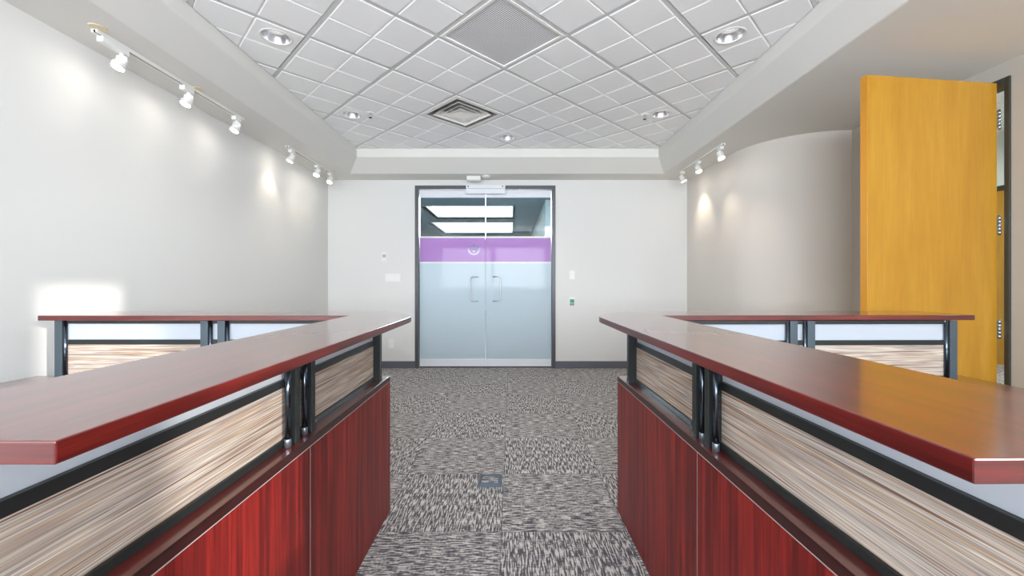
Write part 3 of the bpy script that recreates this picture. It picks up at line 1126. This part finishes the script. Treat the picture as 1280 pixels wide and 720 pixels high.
track('long white track light over the left wall nearest the viewer', -2.27, 2.26, 3.50,
      [(2.42, .13, (-.25, -.35, -1)), (2.92, .06, (-.25, -.35, -1)), (3.43, .04, (-.25, -.35, -1))], (2.25, 2.97), -1, 0.6)
track('short white track light over the left wall near the back corner', -2.27, 4.20, 5.24,
      [(4.29, .04, (-.5, -.1, -1)), (4.86, .04, (-.2, -.4, -1)), (5.20, .04, (-.15, -.4, -1))], (5.2,), -1, 3)
track('white track light in front of the curved wall right of the glass door', 2.10, 4.13, 5.18,
      [(4.20, .04, (.15, -.4, -1)), (4.70, .04, (.15, -.4, -1)), (5.14, .04, (.5, 0, -1))], (5.2,), 1, 8)

# ---------------------------------------------------------------- floor outlet box
fx, fy = -0.128, 2.44
t = thing('floor_outlet_box', 'square blue grey metal outlet box on the carpet between the counters', 'floor outlet', (fx, fy, 0))
bm = bm_new()
for (h0, z0, h1, z1) in ((.070, 0, .052, .016),):
    a = [[bm.verts.new((fx + u * h, fy + v * h * 1.05, z)) for u, v in ((-1, -1), (1, -1), (1, 1), (-1, 1))] for h, z in ((h0, z0), (h1, z1), (h1 - .004, z1 - .003))]
    for q in range(2):
        for k in range(4):
            bm.faces.new((a[q][k], a[q][(k + 1) % 4], a[q + 1][(k + 1) % 4], a[q + 1][k]))
    bm.faces.new(a[0][::-1])
    bm.faces.new(a[2])
part('bezel', bm, M['bluegrey'], t)
bm = bm_new()
box(bm, fx - .046, fx + .046, fy - .048, fy + .030, .0131, .0155)
part('lid', bm, M['carpet'], t, label='carpet covered lid')
bm = bm_new()
box(bm, fx - .046, fx + .046, fy + .032, fy + .049, .0131, .017)
part('cable_flap', bm, M['bluegrey'], t)


# ---------------------------------------------------------------- reception counters
def station(sx, label, rz, P):
    """sx = -1 for the counter on the left. Numbers are distances from the middle line."""
    XB, XE, XI, XEND, XP, XT, XO = P['XB'], P['XE'], P['XI'], P['XEND'], P['XP'], P['XT'], P['XO']
    DN, DNB = P['DN'], P['DNB']
    YW, YE, RR = 2.02, 2.32, 0.42
    YBF, YP = 2.12, P['YP']
    ZT, TT, ZW = 1.005, 0.025, 0.69
    t = thing('reception_counter', label, 'reception counter', (sx * XB, 2.05, 0), rz)
    sp = lambda pts: [(sx * x, y) for x, y in pts]

    # raised transaction top
    bm = bm_new()
    out = [(XE, DN)]
    for k in range(17):
        a = math.radians(180 - 90 * k / 16)
        out.append((XE + RR + RR * math.cos(a), YE - RR + RR * math.sin(a)))
    out += [(XEND, YE), (XEND, YW), (XI + .0, YW), (XI, DN)]
    prism(bm, sp(out), ZT - TT, ZT)
    for f in bm.faces:
        f.normal_update()
        if abs(f.normal.z) < .5:
            f.material_index = 1 if abs(f.normal.x) > .6 else 2
    part('transaction_top', bm, None, t, bevel=.002, mats=[M['counter_top'], M['edge_y'], M['edge_x']])
    # worktop at desk height: main run, wing and side return in one U
    bm = bm_new()
    out = [(XB, DNB), (XB, YBF), (XO, YBF), (XO, .35), (XO - .58, .35), (XO - .58, 1.50), (1.22, 1.50), (1.22, DNB)]
    prism(bm, sp(out), ZW - .026, ZW)
    for f in bm.faces:
        f.normal_update()
        if abs(f.normal.z) < .5:
            f.material_index = 1 if abs(f.normal.x) > .6 else 2
    part('worktop', bm, None, t, bevel=.0015, mats=[M['counter_top'], M['edge_dark_y'], M['edge_dark_x']])
    bm = bm_new()
    box(bm, sx * (XB + .0012), sx * (XB + .02), DNB + .001, YBF - .001, ZW - .0288, ZW - .0262)  # pale colour stands in for the highlight along the slab's lower edge
    part('pale_line', bm, M['pale_strip'], t, label='pale highlight line under the worktop edge')
    bm = bm_new()
    box(bm, sx * (XB + .0012), sx * (XB + .015), P['SEAM'] - .0011, P['SEAM'] + .0011, .004, ZW - .0289)
    part('pale_line', bm, M['pale_strip'], t, label='pale vertical line between the front panels')
    # front panels below
    seam = P['SEAM']
    for y0, y1 in ((DNB + .001, seam - .0012), (seam + .0012, YBF - .0005)):
        bm = bm_new()
        box(bm, sx * (XB + .001), sx * (XB + .020), y0, y1, 0.004, ZW - .029)
        part('front_panel', bm, M['front'], t, bevel=.0012)
    bm = bm_new()
    box(bm, sx * (XB + .0205), sx * (XEND - .04), YBF - .020, YBF - .0008, .004, ZW - .029)
    part('end_panel', bm, M['front'], t, bevel=.0012)
    bm = bm_new()
    box(bm, sx * (XB + .0205), sx * 1.18, DNB + .001, DNB + .02, .004, ZW - .029)
    part('side_panel', bm, M['front'], t, bevel=.0012)
    bm = bm_new()
    box(bm, sx * (XO - .56), sx * (XO - .01), .36, .38, .004, ZW - .029)
    part('side_panel', bm, M['front'], t, bevel=.0012)
    bm = bm_new()
    box(bm, sx * (XO - .022), sx * (XO - .004), 1.6, YBF - .03, .004, ZW - .029)
    part('side_panel', bm, M['front'], t, bevel=.0012)

    # screen: rails
    hw = .0125
    for z0, z1 in ((ZW + .0002, ZW + .020), (.861, .884), (ZT - TT - .017, ZT - TT - .0003)):
        bm = bm_new()
        prism(bm, sp([(XP - hw, DNB + .02), (XP - hw, YP + hw), (P['XS'], YP + hw), (P['XS'], YP - hw), (XP + hw, YP - hw), (XP + hw, DNB + .02)]), z0, z1)
        part('screen_rail', bm, M['black'], t, bevel=.001)
    for y0, y1 in ((DNB + .03, seam - .005), (seam - .004, YP - hw)):
        bm = bm_new()
        box(bm, sx * (XP - .006), sx * (XP + .006), y0, y1, ZW + .0205, .8605)
        part('fabric_panel', bm, M['fabric_y'], t)
        bm = bm_new()
        box(bm, sx * (XP - .003), sx * (XP + .003), y0, y1, .8845, ZT - TT - .0175)
        part('frosted_panel', bm, M['frost'], t)
    ws = P['WING']
    mid = (ws[0] + ws[1]) / 2
    for x0, x1 in ((XP + hw, mid), (mid + .001, P['XS'] - .01)):
        bm = bm_new()
        box(bm, sx * x0, sx * x1, YP - .006, YP + .006, ZW + .0205, .8605)
        part('fabric_panel', bm, M['fabric_x'], t)
        bm = bm_new()
        box(bm, sx * x0, sx * x1, YP - .003, YP + .003, .8845, ZT - TT - .0175)
        part('frosted_panel', bm, M['frost'], t)
    # posts: a flat upright with a round tube beside it
    for (yt, yf) in P['POSTS']:
        bm = bm_new()
        box(bm, sx * (XT - .013), sx * (XP + .016), yf - .0125, yf + .0125, ZW + .0003, ZT - TT - .0005)
        u = part('upright', bm, M['black'], t, bevel=.001)
        bm = bm_new()
        tube(bm, [(sx * XT, yt, ZW + .0003), (sx * XT, yt, ZT - TT - .0005)], .0085, 20)
        part('post_tube', bm, M['tube'], u)
        bm = bm_new()
        tube(bm, [(sx * XT, yt, ZW + .0004), (sx * XT, yt, ZW + .022), (sx * XT, yt, ZW + .024)], [.0098, .0098, .009], 20)
        part('foot_collar', bm, M['collar'], u)
    for (xf, xt_) in P['WPOSTS']:
        bm = bm_new()
        box(bm, sx * (xf - .018), sx * (xf + .018), YP - .022, YP + .018, ZW + .0003, ZT - TT - .0005)
        u = part('upright', bm, M['post'], t, bevel=.001)
        bm = bm_new()
        tube(bm, [(sx * xt_, YP - .012, ZW + .0003), (sx * xt_, YP - .012, ZT - TT - .0005)], .0085, 20)
        part('post_tube', bm, M['tube'], u)
    return t


LP = dict(YP=2.058, XB=.620, XE=.472, XI=.790, XEND=2.304, XP=.676, XT=.651, XO=2.42, DN=.430, DNB=.46, SEAM=1.282,
          POSTS=[(1.2076, 1.241), (1.305, 1.338), (2.052, 2.022)], WING=(1.508, 1.425), XS=2.222,
          WPOSTS=[(2.222, 2.196), (1.508, 1.482), (1.425, 1.399)])
RP = dict(YP=2.015, XB=.538, XE=.405, XI=.728, XEND=2.280, XP=.594, XT=.563, XO=2.30, DN=.390, DNB=.42, SEAM=1.241,
          POSTS=[(1.176, 1.206), (1.256, 1.286), (2.008, 1.980)], WING=(1.445, 1.36), XS=2.144,
          WPOSTS=[(2.144, 2.116), (1.445, 1.419), (1.360, 1.334)])
station(-1, 'dark red wood reception counter on the left with its corner pointing at the glass door', 0.0, LP)
station(1, 'dark red wood reception counter on the right in front of the yellow door', 0.016, RP)

for o in bpy.data.objects:
    if 'base' in o.keys():
        del o['base']
